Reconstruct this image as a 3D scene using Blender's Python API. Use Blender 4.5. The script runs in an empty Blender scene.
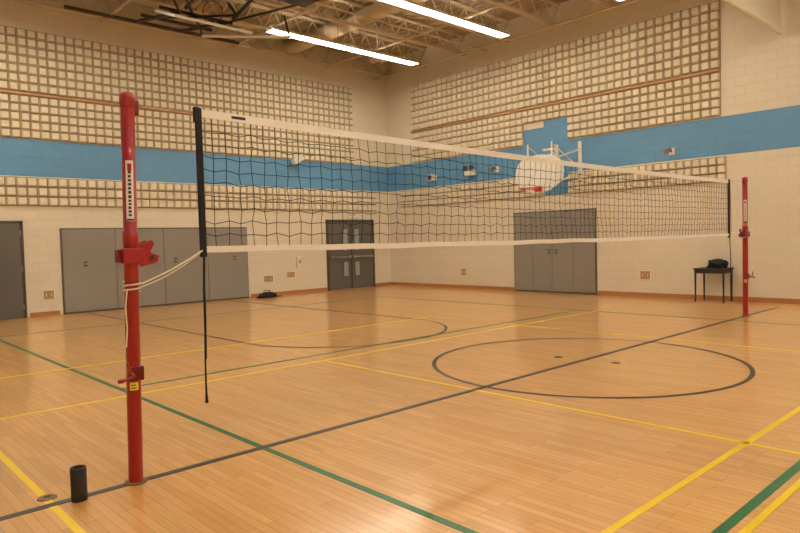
import bpy, math, random
import numpy as np
from mathutils import Matrix, Vector
random.seed(3)
S=bpy.context.scene
COL=S.collection
try:
    S.view_settings.view_transform='Standard'
    S.view_settings.look='None'
    S.view_settings.exposure=0.0
except Exception: pass

# ------------------------------------------------------------------ dims
XE,XWst,YN,YS=14.8,-1.2,16.3,-8.0      # room extents
ZT=7.55                                 # deck
YC=4.16                                 # centre line
# ------------------------------------------------------------------ materials
def srgb(r,g,b):
    def c(v):
        v/=255.
        return v/12.92 if v<=0.04045 else ((v+0.055)/1.055)**2.4
    return (c(r),c(g),c(b),1)
def newmat(name):
    m=bpy.data.materials.new(name); m.use_nodes=True
    nt=m.node_tree
    return m,nt,nt.nodes['Principled BSDF']
def mat(name,col,rough=0.5,metal=0,emit=None,es=0,noise=0.0,nscale=20,bump=0.0,coat=0):
    m,nt,b=newmat(name)
    b.inputs['Base Color'].default_value=col
    b.inputs['Roughness'].default_value=rough
    b.inputs['Metallic'].default_value=metal
    if coat: b.inputs['Coat Weight'].default_value=coat
    if emit:
        b.inputs['Emission Color'].default_value=emit
        b.inputs['Emission Strength'].default_value=es
    if noise or bump:
        tc=nt.nodes.new('ShaderNodeTexCoord'); n=nt.nodes.new('ShaderNodeTexNoise')
        n.inputs['Scale'].default_value=nscale; n.inputs['Detail'].default_value=4
        nt.links.new(tc.outputs['Object'],n.inputs['Vector'])
        if noise:
            mx=nt.nodes.new('ShaderNodeMix'); mx.data_type='RGBA'
            mx.inputs[6].default_value=tuple(c*(1-noise) for c in col[:3])+(1,)
            mx.inputs[7].default_value=tuple(min(1,c*(1+noise)) for c in col[:3])+(1,)
            nt.links.new(n.outputs['Fac'],mx.inputs[0]); nt.links.new(mx.outputs[2],b.inputs['Base Color'])
        if bump:
            bp=nt.nodes.new('ShaderNodeBump'); bp.inputs['Strength'].default_value=bump; bp.inputs['Distance'].default_value=0.01
            nt.links.new(n.outputs['Fac'],bp.inputs['Height']); nt.links.new(bp.outputs['Normal'],b.inputs['Normal'])
    return m
CREAM=srgb(224,215,196); BLUE=srgb(94,148,194)
def wallmat(name,axis,rects):
    m,nt,b=newmat(name); N=nt.nodes; L=nt.links
    g=N.new('ShaderNodeNewGeometry'); sp=N.new('ShaderNodeSeparateXYZ'); L.new(g.outputs['Position'],sp.inputs[0])
    u=sp.outputs[axis]; v=sp.outputs[2]
    def cmp(o,val,op):
        n=N.new('ShaderNodeMath'); n.operation=op; L.new(o,n.inputs[0]); n.inputs[1].default_value=val; return n.outputs[0]
    def op2(a,c,op):
        n=N.new('ShaderNodeMath'); n.operation=op; L.new(a,n.inputs[0]); L.new(c,n.inputs[1]); return n.outputs[0]
    tot=None
    for (u0,u1,v0,v1) in rects:
        r=op2(op2(cmp(u,u0,'GREATER_THAN'),cmp(u,u1,'LESS_THAN'),'MULTIPLY'),op2(cmp(v,v0,'GREATER_THAN'),cmp(v,v1,'LESS_THAN'),'MULTIPLY'),'MULTIPLY')
        tot=r if tot is None else op2(tot,r,'MAXIMUM')
    cb=N.new('ShaderNodeCombineXYZ'); L.new(u,cb.inputs[0]); L.new(v,cb.inputs[1])
    br=N.new('ShaderNodeTexBrick'); L.new(cb.outputs[0],br.inputs['Vector'])
    br.inputs['Scale'].default_value=1; br.inputs['Brick Width'].default_value=0.4; br.inputs['Row Height'].default_value=0.2
    br.inputs['Mortar Size'].default_value=0.005; br.inputs['Mortar Smooth'].default_value=0.6
    br.inputs['Color1'].default_value=(1,1,1,1); br.inputs['Color2'].default_value=(.96,.96,.96,1); br.inputs['Mortar'].default_value=(.84,.84,.84,1)
    no=N.new('ShaderNodeTexNoise'); no.inputs['Scale'].default_value=60; L.new(g.outputs['Position'],no.inputs['Vector'])
    mx=N.new('ShaderNodeMix'); mx.data_type='RGBA'; L.new(tot,mx.inputs[0]); mx.inputs[6].default_value=CREAM; mx.inputs[7].default_value=BLUE
    mu=N.new('ShaderNodeMix'); mu.data_type='RGBA'; mu.blend_type='MULTIPLY'; mu.inputs[0].default_value=1
    L.new(mx.outputs[2],mu.inputs[6]); L.new(br.outputs['Color'],mu.inputs[7]); L.new(mu.outputs[2],b.inputs['Base Color'])
    b.inputs['Roughness'].default_value=0.45
    inv=N.new('ShaderNodeMath'); inv.operation='MULTIPLY_ADD'; L.new(br.outputs['Fac'],inv.inputs[0]); inv.inputs[1].default_value=-1.0
    n3=N.new('ShaderNodeMath'); n3.operation='MULTIPLY'; L.new(no.outputs['Fac'],n3.inputs[0]); n3.inputs[1].default_value=0.25
    L.new(n3.outputs[0],inv.inputs[2])
    bp=N.new('ShaderNodeBump'); bp.inputs['Strength'].default_value=0.5; bp.inputs['Distance'].default_value=0.006
    L.new(inv.outputs[0],bp.inputs['Height']); L.new(bp.outputs['Normal'],b.inputs['Normal'])
    return m
def floormat():
    m,nt,b=newmat('maple_floor'); N=nt.nodes; L=nt.links
    g=N.new('ShaderNodeNewGeometry'); sp=N.new('ShaderNodeSeparateXYZ'); L.new(g.outputs['Position'],sp.inputs[0])
    cb=N.new('ShaderNodeCombineXYZ'); L.new(sp.outputs[1],cb.inputs[0]); L.new(sp.outputs[0],cb.inputs[1])
    br=N.new('ShaderNodeTexBrick'); L.new(cb.outputs[0],br.inputs['Vector'])
    br.offset=0.37; br.offset_frequency=3
    for k,v in {'Scale':1,'Brick Width':0.75,'Row Height':0.057,'Mortar Size':0.0014,'Mortar Smooth':0.3,'Bias':0.0}.items(): br.inputs[k].default_value=v
    br.inputs['Color1'].default_value=srgb(234,184,116); br.inputs['Color2'].default_value=srgb(218,164,94); br.inputs['Mortar'].default_value=srgb(164,114,58)
    mp=N.new('ShaderNodeMapping'); mp.inputs['Scale'].default_value=(22,1.6,1); L.new(g.outputs['Position'],mp.inputs[0])
    no=N.new('ShaderNodeTexNoise'); no.inputs['Scale'].default_value=1.3; no.inputs['Detail'].default_value=6; no.inputs['Roughness'].default_value=.65; L.new(mp.outputs[0],no.inputs['Vector'])
    rp=N.new('ShaderNodeValToRGB'); rp.color_ramp.elements[0].position=.3; rp.color_ramp.elements[0].color=(.86,.82,.74,1); rp.color_ramp.elements[1].position=.7; rp.color_ramp.elements[1].color=(1.0,1.0,1.0,1)
    L.new(no.outputs['Fac'],rp.inputs[0])
    mu=N.new('ShaderNodeMix'); mu.data_type='RGBA'; mu.blend_type='MULTIPLY'; mu.inputs[0].default_value=1
    L.new(br.outputs['Color'],mu.inputs[6]); L.new(rp.outputs[0],mu.inputs[7]); L.new(mu.outputs[2],b.inputs['Base Color'])
    b.inputs['Roughness'].default_value=0.3
    b.inputs['Coat Weight'].default_value=0.6; b.inputs['Coat Roughness'].default_value=0.13
    n2=N.new('ShaderNodeTexNoise'); n2.inputs['Scale'].default_value=3; L.new(g.outputs['Position'],n2.inputs['Vector'])
    bp=N.new('ShaderNodeBump'); bp.inputs['Strength'].default_value=0.08; bp.inputs['Distance'].default_value=0.02
    L.new(n2.outputs['Fac'],bp.inputs['Height']); L.new(bp.outputs['Normal'],b.inputs['Normal'])
    return m
M=dict(
 floor=floormat(),
 wn=wallmat('block_wall_north',0,[(-50,50,3.17,4.0)]),
 we=wallmat('block_wall_east',1,[(-50,50,3.17,4.0),(9.3,10.7,3.9,4.44),(9.3,10.05,2.6,4.6)]),
 tile=mat('acoustic_tile_cream',srgb(226,217,196),.7,noise=.05,nscale=8),
 tileshade=mat('acoustic_tile_groove_shade',srgb(158,140,108),.9),  # tile backing, groove shade between the cream cells put into its colour
 rail=mat('wood_rail',srgb(186,142,92),.5,noise=.1),
 base=mat('wood_baseboard',srgb(176,120,72),.5,noise=.12,nscale=12),
 deck=mat('ceiling_deck_paint',srgb(168,150,122),.7,noise=.04,nscale=3),
 steel=mat('painted_joist_steel',srgb(206,190,162),.6,noise=.05),
 dark=mat('dark_steel',srgb(62,58,55),.5,noise=.06),
 grey=mat('door_grey_paint',srgb(140,135,130),.45,noise=.03,nscale=3),
 dgrey=mat('door_dark_grey_paint',srgb(98,94,90),.4,noise=.03,nscale=3),
 frame=mat('door_frame_grey',srgb(72,70,68),.4,noise=.03),
 seam=mat('seam_dark',srgb(92,87,82),.7),
 glass=mat('door_glass',srgb(150,160,160),.1,noise=.05),
 chrome=mat('brushed_steel',srgb(190,190,190),.3,metal=.9),
 red=mat('post_red_paint',srgb(156,18,26),.32,noise=.06,nscale=30,coat=.3),
 dred=mat('post_dark_red',srgb(108,12,18),.4,noise=.05),
 white=mat('white_tape',srgb(238,234,226),.7,noise=.03,nscale=40),
 wplastic=mat('white_plastic',srgb(232,228,218),.4,noise=.02),
 black=mat('black_fabric',srgb(22,22,24),.8,noise=.15,nscale=60),
 net=mat('net_cord',srgb(22,21,21),.85,noise=.1),
 rope=mat('white_rope',srgb(225,216,198),.8,noise=.08,nscale=150),
 rubber=mat('black_rubber',srgb(48,46,46),.7,noise=.1,nscale=40,bump=.3),
 yel=mat('court_line_yellow',srgb(242,210,16),.38,noise=.04,nscale=30),
 grn=mat('court_line_green',srgb(34,112,72),.38,noise=.04,nscale=30),
 blk=mat('court_line_black',srgb(50,46,50),.38,noise=.06,nscale=30),
 bronze=mat('bronze_cover',srgb(130,96,60),.45,metal=.4,noise=.1),
 stick=mat('yellow_sticker',srgb(235,215,60),.5),
 ink=mat('label_ink',srgb(40,40,50),.5),
 board=mat('backboard_white',srgb(236,236,232),.35,noise=.02),
 rim=mat('rim_orange',srgb(205,50,30),.4),
 exit=mat('exit_sign_face',srgb(190,40,30),.5,emit=srgb(220,40,25),es=.4),
 tube=mat('fluorescent_tube',(1,1,1,1),.4,emit=(1,.89,.71,1),es=39),
 house=mat('light_housing_white',srgb(225,220,208),.5),
 curtain=mat('divider_curtain_vinyl',srgb(226,218,196),.5,noise=.05,nscale=2,bump=.3),
)
# ------------------------------------------------------------------ builder
class B:
    def __init__(s): s.v=[]; s.f=[]; s.m=[]; s.sm=[]; s.mats=[]
    def mi(s,m):
        if m not in s.mats: s.mats.append(m)
        return s.mats.index(m)
    def add(s,vs,fs,m,smooth=False,T=None):
        o=len(s.v)
        if T is not None: vs=[tuple(T@Vector(p)) for p in vs]
        s.v+= [tuple(p) for p in vs]
        k=s.mi(m)
        for f in fs: s.f.append(tuple(i+o for i in f)); s.m.append(k); s.sm.append(smooth)
    def box(s,a,b,m,T=None,bev=0):
        x0,y0,z0=[min(a[i],b[i]) for i in range(3)]; x1,y1,z1=[max(a[i],b[i]) for i in range(3)]
        if bev:
            e=min(bev,(x1-x0)/2.2,(y1-y0)/2.2,(z1-z0)/2.2)
            import bmesh
            bm=bmesh.new(); bmesh.ops.create_cube(bm,size=1)
            for v in bm.verts: v.co=Vector(((x0+x1)/2+v.co.x*(x1-x0),(y0+y1)/2+v.co.y*(y1-y0),(z0+z1)/2+v.co.z*(z1-z0)))
            bmesh.ops.bevel(bm,geom=bm.edges[:],offset=e,segments=2,affect='EDGES',profile=.5)
            bm.verts.index_update()
            s.add([v.co.copy() for v in bm.verts],[[v.index for v in f.verts] for f in bm.faces],m,False,T); bm.free(); return
        vs=[(x0,y0,z0),(x1,y0,z0),(x1,y1,z0),(x0,y1,z0),(x0,y0,z1),(x1,y0,z1),(x1,y1,z1),(x0,y1,z1)]
        s.add(vs,[(0,3,2,1),(4,5,6,7),(0,1,5,4),(1,2,6,5),(2,3,7,6),(3,0,4,7)],m,False,T)
    def tube(s,pts,r,m,n=8,closed=False,caps=True,T=None,smooth=True):
        P=[Vector(p) for p in pts]; K=len(P)
        rs=r if isinstance(r,(list,tuple)) else [r]*K
        vs=[]; prev=None
        for i,p in enumerate(P):
            if closed: t=(P[(i+1)%K]-P[i-1])
            else: t=P[min(i+1,K-1)]-P[max(i-1,0)]
            if t.length<1e-9: t=Vector((0,0,1))
            t.normalize()
            if prev is None:
                a=Vector((0,0,1)) if abs(t.z)<.9 else Vector((1,0,0)); nrm=t.cross(a).normalized()
            else:
                nrm=(prev-t*prev.dot(t)).normalized()
            prev=nrm; bn=t.cross(nrm)
            for k in range(n):
                a=2*math.pi*k/n; vs.append(p+(nrm*math.cos(a)+bn*math.sin(a))*rs[i])
        fs=[]
        for i in range(K if closed else K-1):
            j=(i+1)%K
            for k in range(n):
                k2=(k+1)%n; fs.append((i*n+k,i*n+k2,j*n+k2,j*n+k))
        s.add(vs,fs,m,smooth,T)
        if caps and not closed:
            s.add(vs[:n],[tuple(reversed(range(n)))],m,False,T); s.add(vs[-n:],[tuple(range(n))],m,False,T)
    def lathe(s,c,prof,m,n=24,T=None):
        vs=[]; 
        for (r,z) in prof:
            for k in range(n):
                a=2*math.pi*k/n; vs.append((c[0]+r*math.cos(a),c[1]+r*math.sin(a),c[2]+z))
        fs=[]
        for i in range(len(prof)-1):
            for k in range(n):
                k2=(k+1)%n; fs.append((i*n+k,i*n+k2,(i+1)*n+k2,(i+1)*n+k))
        s.add(vs,fs,m,True,T)
    def arc(s,c,r,a0,a1,z0,z1,m,n=10):
        vs=[];fs=[]
        for i in range(n+1):
            a=a0+(a1-a0)*i/n
            for z in (z0,z1): vs.append((c[0]+r*math.cos(a),c[1]+r*math.sin(a),z))
        for i in range(n): fs.append((2*i,2*i+2,2*i+3,2*i+1))
        s.add(vs,fs,m,True)
    def done(s,name,parent=None,origin=None):
        me=bpy.data.meshes.new(name)
        vs=s.v
        if origin is not None: vs=[(p[0]-origin[0],p[1]-origin[1],p[2]-origin[2]) for p in vs]
        me.from_pydata(vs,[],s.f); 
        for m in s.mats: me.materials.append(m)
        me.polygons.foreach_set('material_index',s.m); me.polygons.foreach_set('use_smooth',s.sm)
        me.update(); ob=bpy.data.objects.new(name,me); COL.objects.link(ob)
        if origin is not None: ob.location=origin
        if parent: ob.parent=parent
        return ob
def empty(name,loc=(0,0,0)):
    e=bpy.data.objects.new(name,None); e.empty_display_size=.2; COL.objects.link(e); e.location=loc; return e
def setparent(ob,e):
    ob.parent=e; ob.matrix_parent_inverse=Matrix.Translation(-e.location)

# ------------------------------------------------------------------ room shell
b=B(); b.box((XWst-.2,YS-.2,-.15),(XE+.2,YN+.2,0),M['floor']); b.done('floor')
b=B(); b.box((XWst-.2,YN,0),(XE+.2,YN+.2,ZT),M['wn']); b.done('wall_north')
b=B(); b.box((XE,YS-.2,0),(XE+.2,YN,ZT),M['we']); b.done('wall_east')
b=B(); b.box((XWst-.2,YS-.2,0),(XE,YS,ZT),M['wn']); b.done('wall_south')
b=B(); b.box((XWst-.2,YS,0),(XWst,YN,ZT),M['we']); b.done('wall_west')
b=B(); vs=[];fs=[]; x=XWst; prof=[]
while x<XE:
    prof+=[(x,ZT),(x+.09,ZT),(x+.12,ZT+.04),(x+.2,ZT+.04),(x+.23,ZT)]; x+=.23
prof=[p for p in prof if p[0]<=XE]+[(XE,ZT)]
for p in prof: vs+=[(p[0],YS,p[1]),(p[0],YN,p[1])]
for i in range(len(prof)-1): fs.append((2*i,2*i+1,2*i+3,2*i+2))
b.add(vs,fs,M['deck']); b.box((XWst-.2,YS-.2,ZT+.06),(XE+.2,YN+.2,ZT+.15),M['deck']); b.done('ceiling')
def base(name,segs,fixed,axis):
    b=B()
    for (u0,u1) in segs:
        if axis=='x': b.box((u0,fixed-.02,0),(u1,fixed,.1),M['base']); b.box((u0,fixed-.032,0),(u1,fixed-.02,.025),M['base'])
        else: b.box((fixed-.02,u0,0),(fixed,u1,.1),M['base']); b.box((fixed-.032,u0,0),(fixed-.02,u1,.025),M['base'])
    b.done(name)
base('baseboard_north',[(XWst,2.7),(3.78,4.4),(9.4,12.08),(14.07,XE-.03)],YN,'x')
base('baseboard_east',[(YS,8.5),(11.12,YN)],XE,'y')

# acoustic diffuser tiles
def tiles(name,axis,fixed,u0,u1,v0,v1,p=.2):
    b=B(); nu=int(round((u1-u0)/p)); nv=int(round((v1-v0)/p)); pu=(u1-u0)/nu; pv=(v1-v0)/nv
    D=.012
    def P(u,v,d): return (u,fixed-d,v) if axis=='x' else (fixed-d,u,v)
    if axis=='x': b.box((u0,fixed-D,v0),(u1,fixed,v1),M['tileshade'])
    else: b.box((fixed-D,u0,v0),(fixed,u1,v1),M['tileshade'])
    for i in range(nu):
        for j in range(nv):
            cu=u0+(i+.5)*pu; cv=v0+(j+.5)*pv
            a=pu*.43; c=pv*.42; a2=pu*.35; c2=pv*.33; d=.08
            vs=[P(cu-a,cv-c,D),P(cu+a,cv-c,D),P(cu+a,cv+c,D),P(cu-a,cv+c,D),P(cu-a2,cv-c2,d),P(cu+a2,cv-c2,d),P(cu+a2,cv+c2,d),P(cu-a2,cv+c2,d)]
            b.add(vs,[(4,5,6,7),(0,1,5,4),(1,2,6,5),(2,3,7,6),(3,0,4,7)],M['tile'])
    return b.done(name)
tiles('acoustic_wall_tiles','x',YN,-.6,13.3,5.04,6.44)
tiles('acoustic_wall_tiles','x',YN,-.6,13.3,4.01,4.97)
tiles('acoustic_wall_tiles','x',YN,-.6,14.2,2.5,3.15,.21)
tiles('acoustic_wall_tiles','y',XE,5.5,15.1,5.04,6.5,.205)
tiles('acoustic_wall_tiles','y',XE,10.7,15.1,4.02,4.97)
tiles('acoustic_wall_tiles','y',XE,5.5,9.3,4.02,4.97)
tiles('acoustic_wall_tiles','y',XE,5.4,9.3,2.6,3.14,.18)
tiles('acoustic_wall_tiles','y',XE,10.1,15.7,2.6,3.14,.18)
tiles('acoustic_wall_tiles','y',XE,9.3,10.7,4.61,4.97)
b=B(); b.box((-.6,YN-.07,4.98),(13.3,YN,5.025),M['rail']); b.done('trim_1')
b=B(); b.box((XE-.07,5.5,4.98),(XE,15.1,5.025),M['rail']); b.done('trim_2')

# ------------------------------------------------------------------ court lines
e=empty('court_lines')
def ln(b,x0,y0,x1,y1,w,m,z=.0015):
    if abs(x0-x1)<1e-6: b.box((x0-w/2,y0,0.0002),(x0+w/2,y1,z),m)
    else: b.box((x0,y0-w/2,0.0002),(x1,y0+w/2,z),m)
def ringf(b,cx,cy,r,w,a0,a1,m,z=.003):
    n=96; vs=[];fs=[]
    for i in range(n+1):
        a=a0+(a1-a0)*i/n
        for rr in (r-w/2,r+w/2): vs.append((cx+rr*math.cos(a),cy+rr*math.sin(a),z))
    for i in range(n): fs.append((2*i,2*i+1,2*i+3,2*i+2))
    b.add(vs,fs,m)
CX=6.8
b=B(); m=M['blk']
ln(b,XWst+.3,YC,XE-.75,YC,.06,m,.003)
ringf(b,CX,4.12,1.78,.05,0,2*math.pi,m)
ringf(b,CX-.05,8.75,1.8,.05,math.pi,2*math.pi,m)
ln(b,CX-1.85,8.75,CX-1.85,YN-.3,.05,m,.003); ln(b,CX+1.75,8.75,CX+1.75,YN-.3,.05,m,.003)
o=b.done('black_lines'); o.parent=e
b=B(); m=M['grn']
ln(b,2.45,-4.8,2.45,13.1,.05,m,.0025); ln(b,11.5,-4.8,11.5,13.1,.05,m,.0025)
ln(b,2.45,1.25,11.5,1.25,.055,m,.0025); ln(b,2.45,7.05,11.5,7.05,.05,m,.0025)
ln(b,2.45,13.1,11.5,13.1,.05,m,.0025)
o=b.done('green_lines'); o.parent=e
b=B(); m=M['yel']
ln(b,1.03,-3,1.03,8.78,.045,m,.002)
ln(b,-1.0,6.66,11.6,6.66,.05,m,.002); ln(b,-1.0,8.78,8.95,8.78,.05,m,.0035)
ln(b,4.85,-3,4.85,6.66,.045,m,.002); ln(b,8.98,-3,8.98,8.78,.04,m,.002)
ln(b,1.03,1.65,11.6,1.65,.045,m,.002); ln(b,1.03,1.16,11.6,1.16,.04,m,.002)
o=b.done('yellow_lines'); o.parent=e
for (x,y) in ((6.85,4.5),(6.95,3.78),(1.04,4.30)):
    b=B(); b.lathe((x,y,0),[(0.0,.006),(.04,.007),(.052,.006),(.056,0)],M['bronze'],28)
    b.tube([(x-.02,y,.008),(x+.02,y,.008)],.004,M['dark'],6)
    b.done('floor_socket_cover')

# ------------------------------------------------------------------ volleyball posts
def post(x,y,s,H,name='volleyball_post',lean=0):
    E=empty(name,(x,y,0)); parts=[]
    def fin(b,n): o=b.done(n); setparent(o,E)
    b=B(); b.lathe((x,y,0),[(.044,.012),(.066,.011),(.07,.004),(.07,0)],M['bronze'],32); fin(b,'floor_collar')
    b=B(); b.lathe((x,y,0),[(.044,.003),(.044,1.52),(.048,1.525),(.048,1.60),(.042,1.605),(.042,H-.1)],M['red'],32); fin(b,'tube')
    b=B(); b.lathe((x,y,H-.1),[(.042,0),(.046,.004),(.047,.06),(.044,.085),(.03,.097),(0,.1)],M['red'],32)
    b.box((x+s*.03,y-.02,H-.14),(x+s*.065,y+.02,H-.05),M['dred'],bev=.006); fin(b,'cap')
    b=B(); b.box((x-.065,y-.06,1.4),(x+.065,y+.06,1.5),M['red'],bev=.008)
    for yy in (-.055,.045):
        vs=[]
        prof=[(.04,1.38),(.15,1.41),(.16,1.45),(.10,1.47),(.13,1.53),(.11,1.55),(.04,1.52)]
        for dy in (0,.01):
            vs+=[(x+s*px,y+yy+dy,pz) for px,pz in prof]
        n=len(prof)
        fs=[tuple(range(n)),tuple(reversed(range(n,2*n)))]+[(i,(i+1)%n,n+(i+1)%n,n+i) for i in range(n)]
        b.add(vs,fs,M['red'])
    b.tube([(x+s*.11,y-.07,1.44),(x+s*.11,y+.07,1.44)],.013,M['dark'],10)
    b.lathe((0,0,0),[(0,-.03),(.035,-.03),(.02,-.015),(.02,.015),(.035,.03),(0,.03)],M['dred'],16,T=Matrix.Translation((x+s*.09,y,1.45))@Matrix.Rotation(math.pi/2,4,'X'))
    b.box((x-s*.065,y-.03,1.41),(x-s*.09,y+.03,1.49),M['dred'],bev=.005); fin(b,'clamp_bracket')
    b=B(); zc=.70
    b.box((x-.05,y-.052,zc-.04),(x+.05,y-.03,zc+.05),M['dred'],bev=.006)
    b.tube([(x-s*.03,y-.05,zc),(x-s*.03,y-.1,zc)],.012,M['red'],12)
    b.tube([(x-s*.03,y-.1,zc+.01),(x-s*.05,y-.1,zc+.01),(x-s*.075,y-.1,zc+.09)],.008,M['red'],10)
    b.tube([(x-s*.03,y-.1,zc),(x-s*.1,y-.1,zc-.02)],.009,M['red'],10)
    b.tube([(x-s*.1,y-.1,zc-.02),(x-s*.13,y-.105,zc-.02)],.013,M['red'],12); fin(b,'winch_crank')
    th=math.atan2(-y,-x)+.05
    b=B(); b.arc((x,y),.0428,th-.55,th+.55,1.67,2.05,M['wplastic'])
    z=1.70
    while z<1.97:
        h=.012+.008*random.random(); b.arc((x,y),.0433,th-.22,th-.22+.38+.08*random.random(),z,z+h,M['ink'],4); z+=h+.008
    b.arc((x,y),.0433,th-.3,th+.3,1.985,2.03,M['red'],6); b.arc((x,y),.0435,th-.5,th+.5,1.672,1.684,M['ink'],6)
    fin(b,'label')
    b=B(); b.arc((x,y),.0448,th-.6,th+.6,.60,.65,M['stick']); b.arc((x,y),.0452,th-.4,th+.35,.612,.618,M['ink'],6); b.arc((x,y),.0452,th-.4,th+.25,.63,.636,M['ink'],6); fin(b,'yellow_sticker')
    E.rotation_euler[1]=lean
    return E
post(1.52,4.16,1,2.485,lean=.021)
post(12.25,4.16,-1,2.46)

# ------------------------------------------------------------------ net
E=empty('volleyball_net',(2.0,YC,0))
def fin(b,n): o=b.done(n); setparent(o,E); return o
x0,x1=2.04,11.5
def top(x): t=(x-x0)/(x1-x0); return 2.435+(2.375-2.435)*t-.035*4*t*(1-t)
def bot(x): t=(x-x0)/(x1-x0); return 1.455+(1.43-1.455)*t-.02*4*t*(1-t)
def yy(x,v): return YC+.025*math.sin(x*1.1+.6)*math.sin(math.pi*v)+.008*math.sin(x*5.3)*math.sin(math.pi*v)
def band(fa,h,th,m,name,n=80,wob=0.0):
    b=B(); vs=[];fs=[]
    for i in range(n+1):
        x=x0+(x1-x0)*i/n; z=fa(x); w=wob*math.sin(x*3.1)*.5+wob*math.sin(x*7.7)*.5
        for (dy,dz) in ((-th,0),(th,0),(th,h),(-th,h)): vs.append((x,YC+dy+w,z+dz+w*.4))
    for i in range(n):
        for k in range(4): fs.append((4*i+k,4*i+(k+1)%4,4*i+4+(k+1)%4,4*i+4+k))
    fs+=[(0,1,2,3),(4*n+3,4*n+2,4*n+1,4*n)]
    b.add(vs,fs,m); return fin(b,name)
band(lambda x:top(x)-.055,.055,.006,M['white'],'top_tape')
band(lambda x:bot(x),.045,.006,M['white'],'bottom_tape',wob=.012)
b=B(); NX=94; NZ=10
def npnt(u,v):
    x=x0+(x1-x0)*u; zt=top(x)-.05; zb=bot(x)+.04
    return x,zb+(zt-zb)*v
jit={}
def node(i,j):
    if (i,j) not in jit:
        x,z=npnt(i/NX,j/NZ); a=0 if j in(0,NZ) else 1
        jit[(i,j)]=(x+a*random.uniform(-.009,.009),yy(x,j/NZ)+a*random.uniform(-.006,.006),z+a*random.uniform(-.008,.008)-a*.014*(i%2))
    return jit[(i,j)]
for i in range(0,NX+1): b.tube([node(i,j) for j in range(NZ+1)],.0027,M['net'],4,caps=False)
for j in range(1,NZ): b.tube([node(i,j) for i in range(NX+1)],.0027,M['net'],4,caps=False)
fin(b,'mesh_cords')
b=B()
b.box((x0-.02,YC-.012,bot(x0)-.03),(x0+.025,YC+.012,top(x0)+.005),M['black'],bev=.005)
b.box((x0-.03,YC-.016,top(x0)-.09),(x0+.01,YC+.016,top(x0)+.01),M['black'],bev=.006)
fin(b,'side_band_a')
b=B(); b.box((x1-.03,YC-.012,bot(x1)-.03),(x1+.035,YC+.012,top(x1)+.005),M['black'],bev=.005); fin(b,'side_band_b')
b=B(); b.box((x0+.25,YC-.0075,top(x0)-.042),(x0+.36,YC-.006,top(x0)-.022),M['ink']); fin(b,'tape_label')
def sag(p,q,s,n=12): 
    return [tuple(p[k]+(q[k]-p[k])*t/n-(s*4*(t/n)*(1-t/n) if k==2 else 0) for k in range(3)) for t in range(n+1)]
b=B(); b.tube(sag((1.62,YC,2.41),(x0-.02,YC,2.42),.01),.0015,M['chrome'],6)
b.tube(sag((12.2,YC,2.38),(x1+.02,YC,2.36),.01),.0015,M['chrome'],6); fin(b,'headline_cable')
b=B(); 
pts=[(x0-.0,YC-.01,1.45),(x0-.012,YC-.012,1.2),(x0-.018,YC-.02,.95),(x0-.02,YC-.01,.7),(x0-.022,YC-.012,.5),(x0-.02,YC-.01,.42)]
b.tube(pts,[.007,.006,.006,.006,.007,.012],M['black'],8)
b.tube([(p[0]+.014,p[1]+.01,p[2]+.02) for p in pts[:4]],.0035,M['black'],6); fin(b,'hanging_strap_a')
b=B(); b.tube([(x1+.03,YC,1.45),(x1+.04,YC-.01,1.0),(x1+.05,YC,.6),(x1+.07,YC,.32)],.007,M['black'],6); 
b.tube([(x1+.05,YC,2.36),(x1+.09,YC,1.9),(x1+.1,YC,1.5)],.004,M['dred'],6); fin(b,'hanging_strap_b')
b=B(); px=1.55
b.tube(sag((x0-.01,YC-.01,1.47),(px+.045,YC-.03,1.27),.015),.006,M['rope'],6)
b.tube(sag((x0-.01,YC+.005,1.46),(px+.045,YC-.025,1.25),.025),.0045,M['rope'],6)
hel=[(px+.049*math.cos(a),YC+.049*math.sin(a),1.22+.0045*a) for a in np.linspace(0,2*math.pi*2.5,60)]
b.tube(hel,.005,M['rope'],6)
b.tube([(px-.045,YC-.03,1.23),(px-.065,YC-.05,1.13),(px-.06,YC-.05,1.0),(px-.07,YC-.05,.88)],.004,M['rope'],6); 
b.tube(sag((x1+.02,YC-.01,1.45),(12.2,YC-.02,1.4),.02),.005,M['rope'],6)
fin(b,'tie_rope')

# rubber sleeve on floor
b=B(); b.lathe((1.17,4.12,0),[(.036,0.0),(.045,0),(.045,.195),(.043,.2),(.034,.2),(.032,.195),(.032,.02),(0,.02)],M['rubber'],32)
for z in (.03,.17): b.lathe((1.17,4.12,z),[(.045,-.004),(.047,0),(.045,.004)],M['rubber'],32)
b.done('rubber_post_sleeve')

# ------------------------------------------------------------------ north wall things
b=B(); X0,X1,H=2.73,3.72,2.17
b.box((X0,YN-.03,0),(X0+.06,YN,H),M['frame']); b.box((X1-.06,YN-.03,0),(X1,YN,H),M['frame']); b.box((X0,YN-.03,H-.06),(X1,YN,H),M['frame'])
b.box((X0+.06,YN-.018,.005),(X1-.06,YN,H-.06),M['dgrey'])
b.tube([(X0+.12,YN-.02,1.02),(X0+.12,YN-.07,1.02),(X0+.24,YN-.07,1.02)],.011,M['chrome'],10)
for z in (.25,1.1,1.9): b.tube([(X1-.06,YN-.03,z-.05),(X1-.06,YN-.03,z+.05)],.009,M['chrome'],8)
b.done('door_1')
b=B(); X0,X1,H=12.1,14.05,2.22
b.box((X0,YN-.04,0),(X0+.07,YN,H),M['frame']); b.box((X1-.07,YN-.04,0),(X1,YN,H),M['frame']); b.box((X0,YN-.04,H-.08),(X1,YN,H),M['frame'])
xm=(X0+X1)/2
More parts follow.
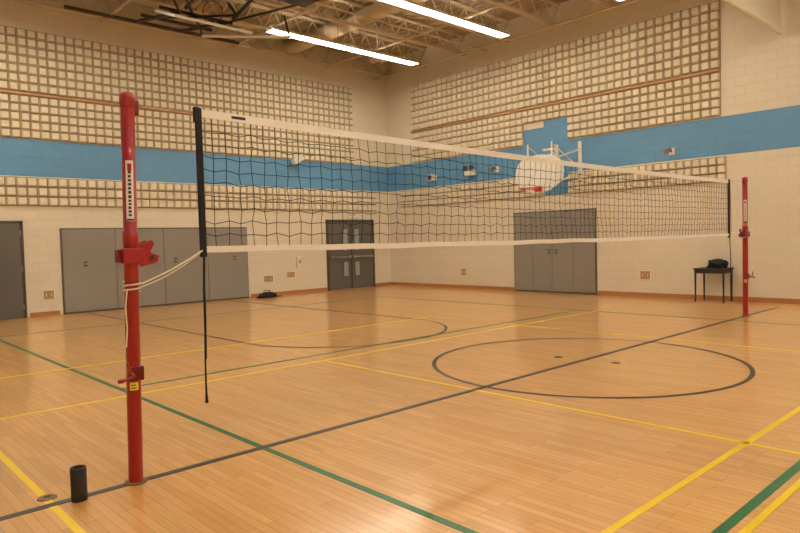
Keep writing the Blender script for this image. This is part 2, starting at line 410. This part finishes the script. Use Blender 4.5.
for s,(a,c) in enumerate(((X0+.07,xm-.004),(xm+.004,X1-.07))):
    b.box((a,YN-.025,.01),(c,YN,H-.08),M['dgrey'])
    g0=c-.32 if s==0 else a+.14; g1=g0+.18
    b.box((g0-.025,YN-.032,1.2),(g1+.025,YN-.02,1.95),M['frame']); b.box((g0,YN-.034,1.225),(g1,YN-.03,1.925),M['glass'])
    b.box((g0-.025,YN-.032,.38),(g1+.025,YN-.02,.9),M['frame']); b.box((g0,YN-.034,.41),(g1,YN-.03,.87),M['glass'])
    b.tube([(a+.06,YN-.1,1.03),(c-.06,YN-.1,1.03)],.02,M['chrome'],10)
    for xx in (a+.08,c-.08): b.box((xx-.03,YN-.1,.99),(xx+.03,YN-.025,1.07),M['chrome'],bev=.005)
b.box((xm-.02,YN-.045,.01),(xm+.02,YN-.02,H-.08),M['frame'])
b.done('door_2')
def storage(name,axis,fixed,u0,u1,z0,z1,seams,handles,hm):
    b=B()
    def bx(u0,u1,d0,d1,z0,z1,m,bev=0):
        if axis=='x': b.box((u0,fixed-d1,z0),(u1,fixed-d0,z1),m,bev=bev)
        else: b.box((fixed-d1,u0,z0),(fixed-d0,u1,z1),m,bev=bev)
    bx(u0-.025,u1+.025,0,.02,0,z1+.03,M['seam'])
    ss=[u0]+seams+[u1]
    for a,c in zip(ss[:-1],ss[1:]): bx(a+.006,c-.006,.02,.05,z0,z1,hm)
    for (u,z) in handles: bx(u-.045,u+.045,.05,.058,z-.06,z+.06,M['seam']); bx(u-.03,u+.03,.058,.075,z-.01,z+.012,M['chrome'])
    b.done(name)
storage('storage_door','x',YN,4.5,9.3,.04,1.97,[5.7,6.9,8.1],[(5.0,1.15),(6.6,1.15),(7.2,1.15),(8.9,1.15)],M['grey'])
storage('storage_door','y',XE,8.55,11.07,.04,2.16,[9.18,9.81,10.44],[(9.7,1.1),(9.92,1.1)],M['grey'])
b=B(); b.box((12.95,YN-.06,2.28),(13.3,YN,2.48),M['wplastic'],bev=.008); b.box((12.97,YN-.063,2.3),(13.28,YN-.059,2.46),M['wplastic'])
for i,xx in enumerate((13.0,13.07,13.14,13.21)): b.box((xx,YN-.066,2.33),(xx+.045,YN-.062,2.43),M['exit']); b.box((xx+.012,YN-.068,2.35+.02*(i%2)),(xx+.045,YN-.065,2.38+.02*(i%2)),M['wplastic'])
b.done('exit_sign')
def outlet(axis,fixed,u,z,w=.22,h=.18):
    b=B()
    def bx(u0,u1,d0,d1,z0,z1,m,bev=0):
        if axis=='x': b.box((u0,fixed-d1,z0),(u1,fixed-d0,z1),m,bev=bev)
        else: b.box((fixed-d1,u0,z0),(fixed-d0,u1,z1),m,bev=bev)
    bx(u-w/2,u+w/2,0,.02,z-h/2,z+h/2,M['wplastic'],.006)
    bx(u-w*.4,u+w*.4,.02,.0215,z-h*.4,z+h*.4,M['rail'])
    for k in (-1,1):
        uu=u+k*w*.2
        bx(uu-.022,uu+.022,.0215,.024,z-.04,z+.04,M['seam'])
        for zz in (-.02,.02): bx(uu-.015,uu+.015,.024,.027,z+zz-.013,z+zz+.013,M['wplastic'])
    b.done('electrical_outlet')
outlet('x',YN,4.18,.48,.26,.24); outlet('x',YN,9.98,.5,.36,.22); outlet('x',YN,10.75,.58,.34,.2)
outlet('y',XE,13.0,.5,.24,.26); outlet('y',XE,7.25,.52,.3,.24)
b=B(); b.box((10.95,YN-.05,.78),(11.1,YN,1.12),M['wplastic'],bev=.01); b.box((10.98,YN-.075,.84),(11.03,YN-.05,1.08),M['wplastic'],bev=.008); b.box((11.05,YN-.056,.9),(11.085,YN-.05,1.0),M['seam']); b.done('wall_phone')
b=B(); T=Matrix.Translation((11.0,YN-.2,3.97))@Matrix.Rotation(-.5,4,'Y')@Matrix.Rotation(-.25,4,'X')
b.box((-.19,-.09,-.08),(.19,.09,.08),M['wplastic'],T=T,bev=.02); b.box((-.16,-.096,-.06),(.16,-.089,.06),M['tile'],T=T)
b.tube([(11.0,YN,3.97),(11.0,YN-.15,3.97)],.02,M['dark'],8); b.done('wall_speaker')

# ------------------------------------------------------------------ east wall things
def spk(y,z,k,name):
    b=B(); X=XE
    b.box((X-.03,y-.07,z-.08),(X,y+.07,z+.08),M['wplastic'],bev=.006)
    if k!=1: b.tube([(X-.03,y,z),(X-.12,y,z)],.018,M['dark'],8)
    if k==0:
        b.box((X-.26,y-.1,z-.09),(X-.1,y+.1,z+.1),M['wplastic'],bev=.02); b.box((X-.265,y-.075,z-.065),(X-.258,y+.075,z+.075),M['dark'])
    elif k==1:
        b.box((X-.14,y-.18,z-.12),(X-.0,y+.18,z+.03),M['wplastic'],bev=.015)
        for d in (-.12,.12):
            T=Matrix.Translation((X-.13,y+d,z+.1))@Matrix.Rotation(-math.pi/2,4,'Y')
            b.lathe((0,0,0),[(0,-.05),(.04,-.045),(.075,.03),(.08,.05),(.07,.05),(0,.045)],M['dark'],18,T=T)
            b.tube([(X-.1,y+d,z+.02),(X-.12,y+d,z+.08)],.012,M['dark'],8)
    else:
        T=Matrix.Translation((X-.24,y,z))@Matrix.Rotation(-math.pi/2-.25,4,'Y')
        b.lathe((0,0,0),[(0,-.12),(.05,-.12),(.05,.06),(.062,.08),(.062,.1),(.04,.1),(0,.08)],M['grey'],18,T=T)
    b.done(name)
spk(14.1,3.44,0,'wall_speaker'); spk(12.6,3.5,1,'emergency_light'); spk(11.65,3.47,2,'security_camera'); spk(6.58,3.38,2,'security_camera')
# wall-mounted basketball hoop
E=empty('basketball_hoop',(XE-1.2,9.3,2.66))
yb,zb,xb=9.3,2.62,XE-1.35
def fin2(b,n): o=b.done(n); setparent(o,E)
b=B(); prof=[(-.68,.30),(-.70,.42),(-.68,.58),(-.60,.74),(-.4,.86),(-.1,.9),(.1,.9),(.4,.86),(.60,.74),(.68,.58),(.70,.42),(.68,.30),(.6,.18),(.33,.02),(.25,0),(-.25,0),(-.33,.02),(-.6,.18)]
n=len(prof); vs=[(xb,yb+p[0],zb+p[1]) for p in prof]+[(xb+.035,yb+p[0],zb+p[1]) for p in prof]
b.add(vs,[tuple(range(n)),tuple(reversed(range(n,2*n)))]+[(i,n+i,n+(i+1)%n,(i+1)%n) for i in range(n)],M['board'])
fin2(b,'backboard')
b=B(); rc=(xb-.38,yb,zb+.06)
b.tube([(rc[0]+.225*math.cos(a),rc[1]+.225*math.sin(a),rc[2]) for a in np.linspace(0,2*math.pi,33)[:-1]],.013,M['rim'],8,closed=True)
b.box((xb-.02,yb-.09,zb+.0),(xb,yb+.09,zb+.12),M['rim']); b.box((xb-.17,yb-.06,zb+.045),(xb,yb+.06,zb+.06),M['rim'])
for d in (-.07,.07): b.tube([(xb-.01,yb+d,zb+.0),(xb-.19,yb+d,zb+.05)],.008,M['rim'],6)
fin2(b,'rim')
b=B()
for d in (-.35,.35):
    for z in (.15,.75): b.tube([(xb+.04,yb+d,zb+z),(XE-.02,yb+d,zb+z+.35)],.022,M['wplastic'],8)
    b.tube([(xb+.06,yb+d,zb+.05),(xb+.06,yb+d,zb+1.2)],.025,M['wplastic'],8)
    b.tube([(xb+.06,yb+d,zb+1.15),(XE-.02,yb+d,zb+.6)],.018,M['wplastic'],8)
    b.box((XE-.03,yb+d-.05,zb+.3),(XE,yb+d+.05,zb+1.3),M['wplastic'])
b.tube([(xb+.06,yb-.42,zb+1.0),(xb+.06,yb-.1,zb+1.0)],.03,M['wplastic'],8)
b.tube([(xb+.06,yb-.35,zb+.2),(xb+.06,yb+.35,zb+.2)],.02,M['wplastic'],8)
fin2(b,'support_frame')

# side table with jacket
b=B(); a0,a1=5.22,5.88; xx0,xx1=XE-.62,XE-.08; m=M['rubber']
b.box((xx0,a0,.70),(xx1,a1,.73),m,bev=.006); b.box((xx0+.03,a0+.03,.62),(xx1-.03,a1-.03,.70),m)
for xx in (xx0+.04,xx1-.04):
    for y in (a0+.04,a1-.04): b.tube([(xx,y,.7),(xx,y,.0)],[.024,.016],m,8)
b.done('side_table')
import bmesh
def lump(name,loc,sc,m,seed,strength=.3,rot=0):
    bm=bmesh.new(); bmesh.ops.create_icosphere(bm,subdivisions=4,radius=1)
    from mathutils import noise
    for v in bm.verts:
        d=1+strength*noise.noise(v.co*1.7+Vector((seed,seed,0)))+.1*noise.noise(v.co*5+Vector((seed,0,0)))
        v.co*=d
        if v.co.z<-.5: v.co.z=-.5
        v.co=Vector((v.co.x*sc[0],v.co.y*sc[1],(v.co.z+.5)*sc[2]))
    me=bpy.data.meshes.new(name); bm.to_mesh(me); bm.free(); me.materials.append(m)
    for p in me.polygons: p.use_smooth=True
    o=bpy.data.objects.new(name,me); COL.objects.link(o); o.location=loc; o.rotation_euler[2]=rot; return o
lump('folded_jacket',(XE-.36,5.46,.731),(.2,.2,.13),M['black'],3.1)
E=empty('duffel_bag',(9.65,YN-.45,0))
o=lump('body',(0,0,0),(.3,.15,.1),M['black'],7.7,.35); o.parent=E
b=B(); b.tube([(-.15,0,.1),(-.1,-.03,.2),(.05,-.04,.21),(.12,0,.11)],.012,M['black'],6); o=b.done('handle'); o.parent=E
b=B(); b.tube([(.2,0,.03),(.4,-.05,.015),(.48,.02,.015),(.35,.08,.015)],.012,M['black'],6); o=b.done('strap'); o.parent=E

# ------------------------------------------------------------------ ceiling structure
ZB=6.95
def joist(y):
    b=B(); m=M['steel']
    for z,h in ((ZB,.06),(ZT-.06,.05)):
        b.box((XWst,y-.06,z),(XE,y-.01,z+h),m); b.box((XWst,y+.01,z),(XE,y+.06,z+h),m)
    n=26; L=(XE-XWst)/n
    for i in range(n):
        xa=XWst+i*L; z0,z1=ZB+.03,ZT-.04
        b.tube([(xa,y,z1),(xa+L/2,y,z0),(xa+L,y,z1)],.018,m,5)
    b.done('ceiling_joist')
ys=[]; y=YN-.25
while y>YS: ys.append(y); y-=1.63
for y in ys: joist(y)
b=B()
for x in (2.3,5.6,9.0,12.3): b.box((x-.02,YS+.01,ZB-.04),(x+.02,YN-.01,ZB),M['steel'])
b.done('joist_bridging')
b=B()
b.tube([(14.3,YS+.05,ZB-.1),(14.3,YN-.05,ZB-.1)],.03,M['steel'],8)
b.tube([(XWst+.05,11.9,ZB-.08),(XE-.05,11.9,ZB-.08)],.025,M['steel'],8); b.done('conduit_pipes')
b=B(); b.tube([(10.9,YS+.05,7.25),(10.9,YN-.05,7.25)],.2,M['steel'],20)
y=YS+.6
while y<YN-.3: b.tube([(10.9,y,7.25),(10.9,y+.04,7.25)],.212,M['steel'],20); y+=1.2
b.done('air_duct')
b=B(); b.lathe((12.6,14.2,6.68),[(0,0),(.12,.0),(.22,.04),(.27,.12),(.27,.24),(0,.26)],M['steel'],24); b.lathe((12.6,14.2,6.68),[(.0,-.012),(.09,-.012),(.1,0)],M['seam'],20); b.tube([(12.6,14.2,6.9),(12.6,14.2,ZT)],.02,M['steel'],6); b.done('ceiling_vent')

def fixture(x0,x1,y,z=6.6):
    E=empty('fluorescent_light',((x0+x1)/2,y,z))
    b=B(); w=.14
    for (a,c) in ((x0,(x0+x1)/2-.01),((x0+x1)/2+.01,x1)):
        for s in (-1,1):
            b.box((a,y+s*.025,z+.095),(c,y+s*.065,z+.1),M['house'])
            vs=[(a,y+s*.065,z+.1),(a,y+s*w,z+.02),(c,y+s*w,z+.02),(c,y+s*.065,z+.1)]; b.add(vs,[(0,1,2,3)],M['house'])
        for xx in (a,c): b.add([(xx,y-w,z),(xx,y-w,z+.02),(xx,y-.06,z+.1),(xx,y+.06,z+.1),(xx,y+w,z+.02),(xx,y+w,z)],[(0,1,2,3,4,5)],M['house'])
        b.box((a,y-w-.006,z),(c,y-w,z+.024),M['house']); b.box((a,y+w,z),(c,y+w+.006,z+.024),M['house'])
        for t in (.1,.5,.9):
            xx=a+(c-a)*t; b.box((xx-.004,y-w,z-.012),(xx+.004,y+w,z-.006),M['house'])
        for t in (.15,.85):
            xx=a+(c-a)*t; b.box((xx-.02,y-.03,z+.095),(xx+.02,y+.03,z+.1),M['house']); b.tube([(xx,y,z+.1),(xx,y,ZB+.3)],.005,M['dark'],5)
    o=b.done('housing'); setparent(o,E)
    b=B()
    for (a,c) in ((x0,(x0+x1)/2-.01),((x0+x1)/2+.01,x1)):
        for d in (-.075,.075): b.tube([(a+.03,y+d,z+.025),(c-.03,y+d,z+.025)],.028,M['tube'],8)
    o=b.done('tubes'); setparent(o,E)
for y in (13.45,10.2,6.95,1.4,-1.9,-5.1):
    fixture(8.5,13.4,y); fixture(.2,5.1,y)

b=B(); vs=[];fs=[]; n=160; rows=[(0,ZB-.05),(.0,6.6),(.02,6.2),(.03,5.9),(.05,5.6),(.03,5.5)]
for i in range(n+1):
    x=XWst+.1+(XE-.15-XWst)*i/n
    for k,(d,z) in enumerate(rows): vs.append((x,4.32-.5*d+.02*math.sin(x*4)*(k/5),z+.01*math.sin(x*2)*(k>2)))
R_=len(rows)
for i in range(n):
    for k in range(R_-1): fs.append((i*R_+k,(i+1)*R_+k,(i+1)*R_+k+1,i*R_+k+1))
b.add(vs,fs,M['curtain'],True); b.tube([(XWst+.1,4.31,5.5),(XE-.05,4.31,5.5)],.045,M['curtain'],12); b.done('divider_curtain')

# folded ceiling basketball hoop (board stowed up)
E=empty('basketball_hoop',(6.75,13.4,6.5))
def fin3(b,n,T=None): o=b.done(n); setparent(o,E)
T=Matrix.Translation((6.78,13.3,6.40))@Matrix.Rotation(.36,4,'X')
b=B(); b.box((-.9,-.5,-.03),(.9,.55,.03),M['board'],T=T,bev=.008)
fin3(b,'backboard')
b=B(); b.tube([(.225*math.cos(a),-.3+.0,.24+.225*math.sin(a)+.0) for a in np.linspace(0,2*math.pi,33)[:-1]],.011,M['dark'],8,closed=True,T=T)
b.box((-.07,-.32,.025),(.07,-.28,.1),M['dark'],T=T); fin3(b,'rim')
b=B(); m=M['dark']
for d in (-.55,.55):
    b.tube([(6.75+d,13.3,6.5),(6.75+d,14.6,6.72),(6.75+d,15.6,6.9)],.045,m,8)
    b.tube([(6.75+d,13.0,6.5),(6.75+d,11.4,6.88)],.04,m,8)
    b.tube([(6.75+d,12.8,6.5),(6.75+d,13.2,6.9)],.03,m,8)
b.tube([(5.9,13.6,6.62),(7.6,13.6,6.62)],.035,m,8); b.tube([(5.9,14.6,6.72),(7.6,14.6,6.72)],.04,m,8)
b.tube([(6.2,12.9,6.55),(7.3,14.6,6.72)],.028,m,8); b.tube([(7.3,12.9,6.55),(6.2,14.6,6.72)],.028,m,8)
b.tube([(4.7,11.4,6.88),(6.2,13.3,6.5)],.025,m,8); b.tube([(8.8,11.4,6.88),(7.3,13.3,6.5)],.025,m,8)
b.tube([(7.3,14.5,6.5),(8.7,12.9,6.35)],.035,M['wplastic'],8); b.tube([(8.7,12.9,6.35),(8.7,13.1,6.9)],.025,m,8); b.tube([(7.3,14.5,6.5),(7.3,14.6,6.75)],.025,m,8)
for yv in (11.4,15.6): b.tube([(4.6,yv,6.89),(8.9,yv,6.89)],.045,m,8)
b.box((7.5,11.2,6.6),(8.3,11.7,6.86),m,bev=.02)
fin3(b,'folding_mast')

# ------------------------------------------------------------------ world + camera
w=bpy.data.worlds.new('world'); S.world=w; w.use_nodes=True
w.node_tree.nodes['Background'].inputs[0].default_value=(.9,.85,.75,1); w.node_tree.nodes['Background'].inputs[1].default_value=.1
f=645.0; cx,cy=400,266.5
V1=np.array([1090-cx,-(222-cy),-f]); V2=np.array([-200-cx,-(257-cy),-f])
Xa=V1/np.linalg.norm(V1); Ya=V2/np.linalg.norm(V2); Ya=Ya-Xa*(Xa@Ya); Ya/=np.linalg.norm(Ya); Za=np.cross(Xa,Ya)
Rm=Matrix([list(Xa),list(Ya),list(Za)])
cam=bpy.data.cameras.new('camera'); co=bpy.data.objects.new('camera',cam); COL.objects.link(co)
co.matrix_world=Matrix.Translation((0,0,1.5))@Rm.to_4x4()
cam.sensor_width=36; cam.lens=645/800*36; cam.clip_start=.05
S.camera=co
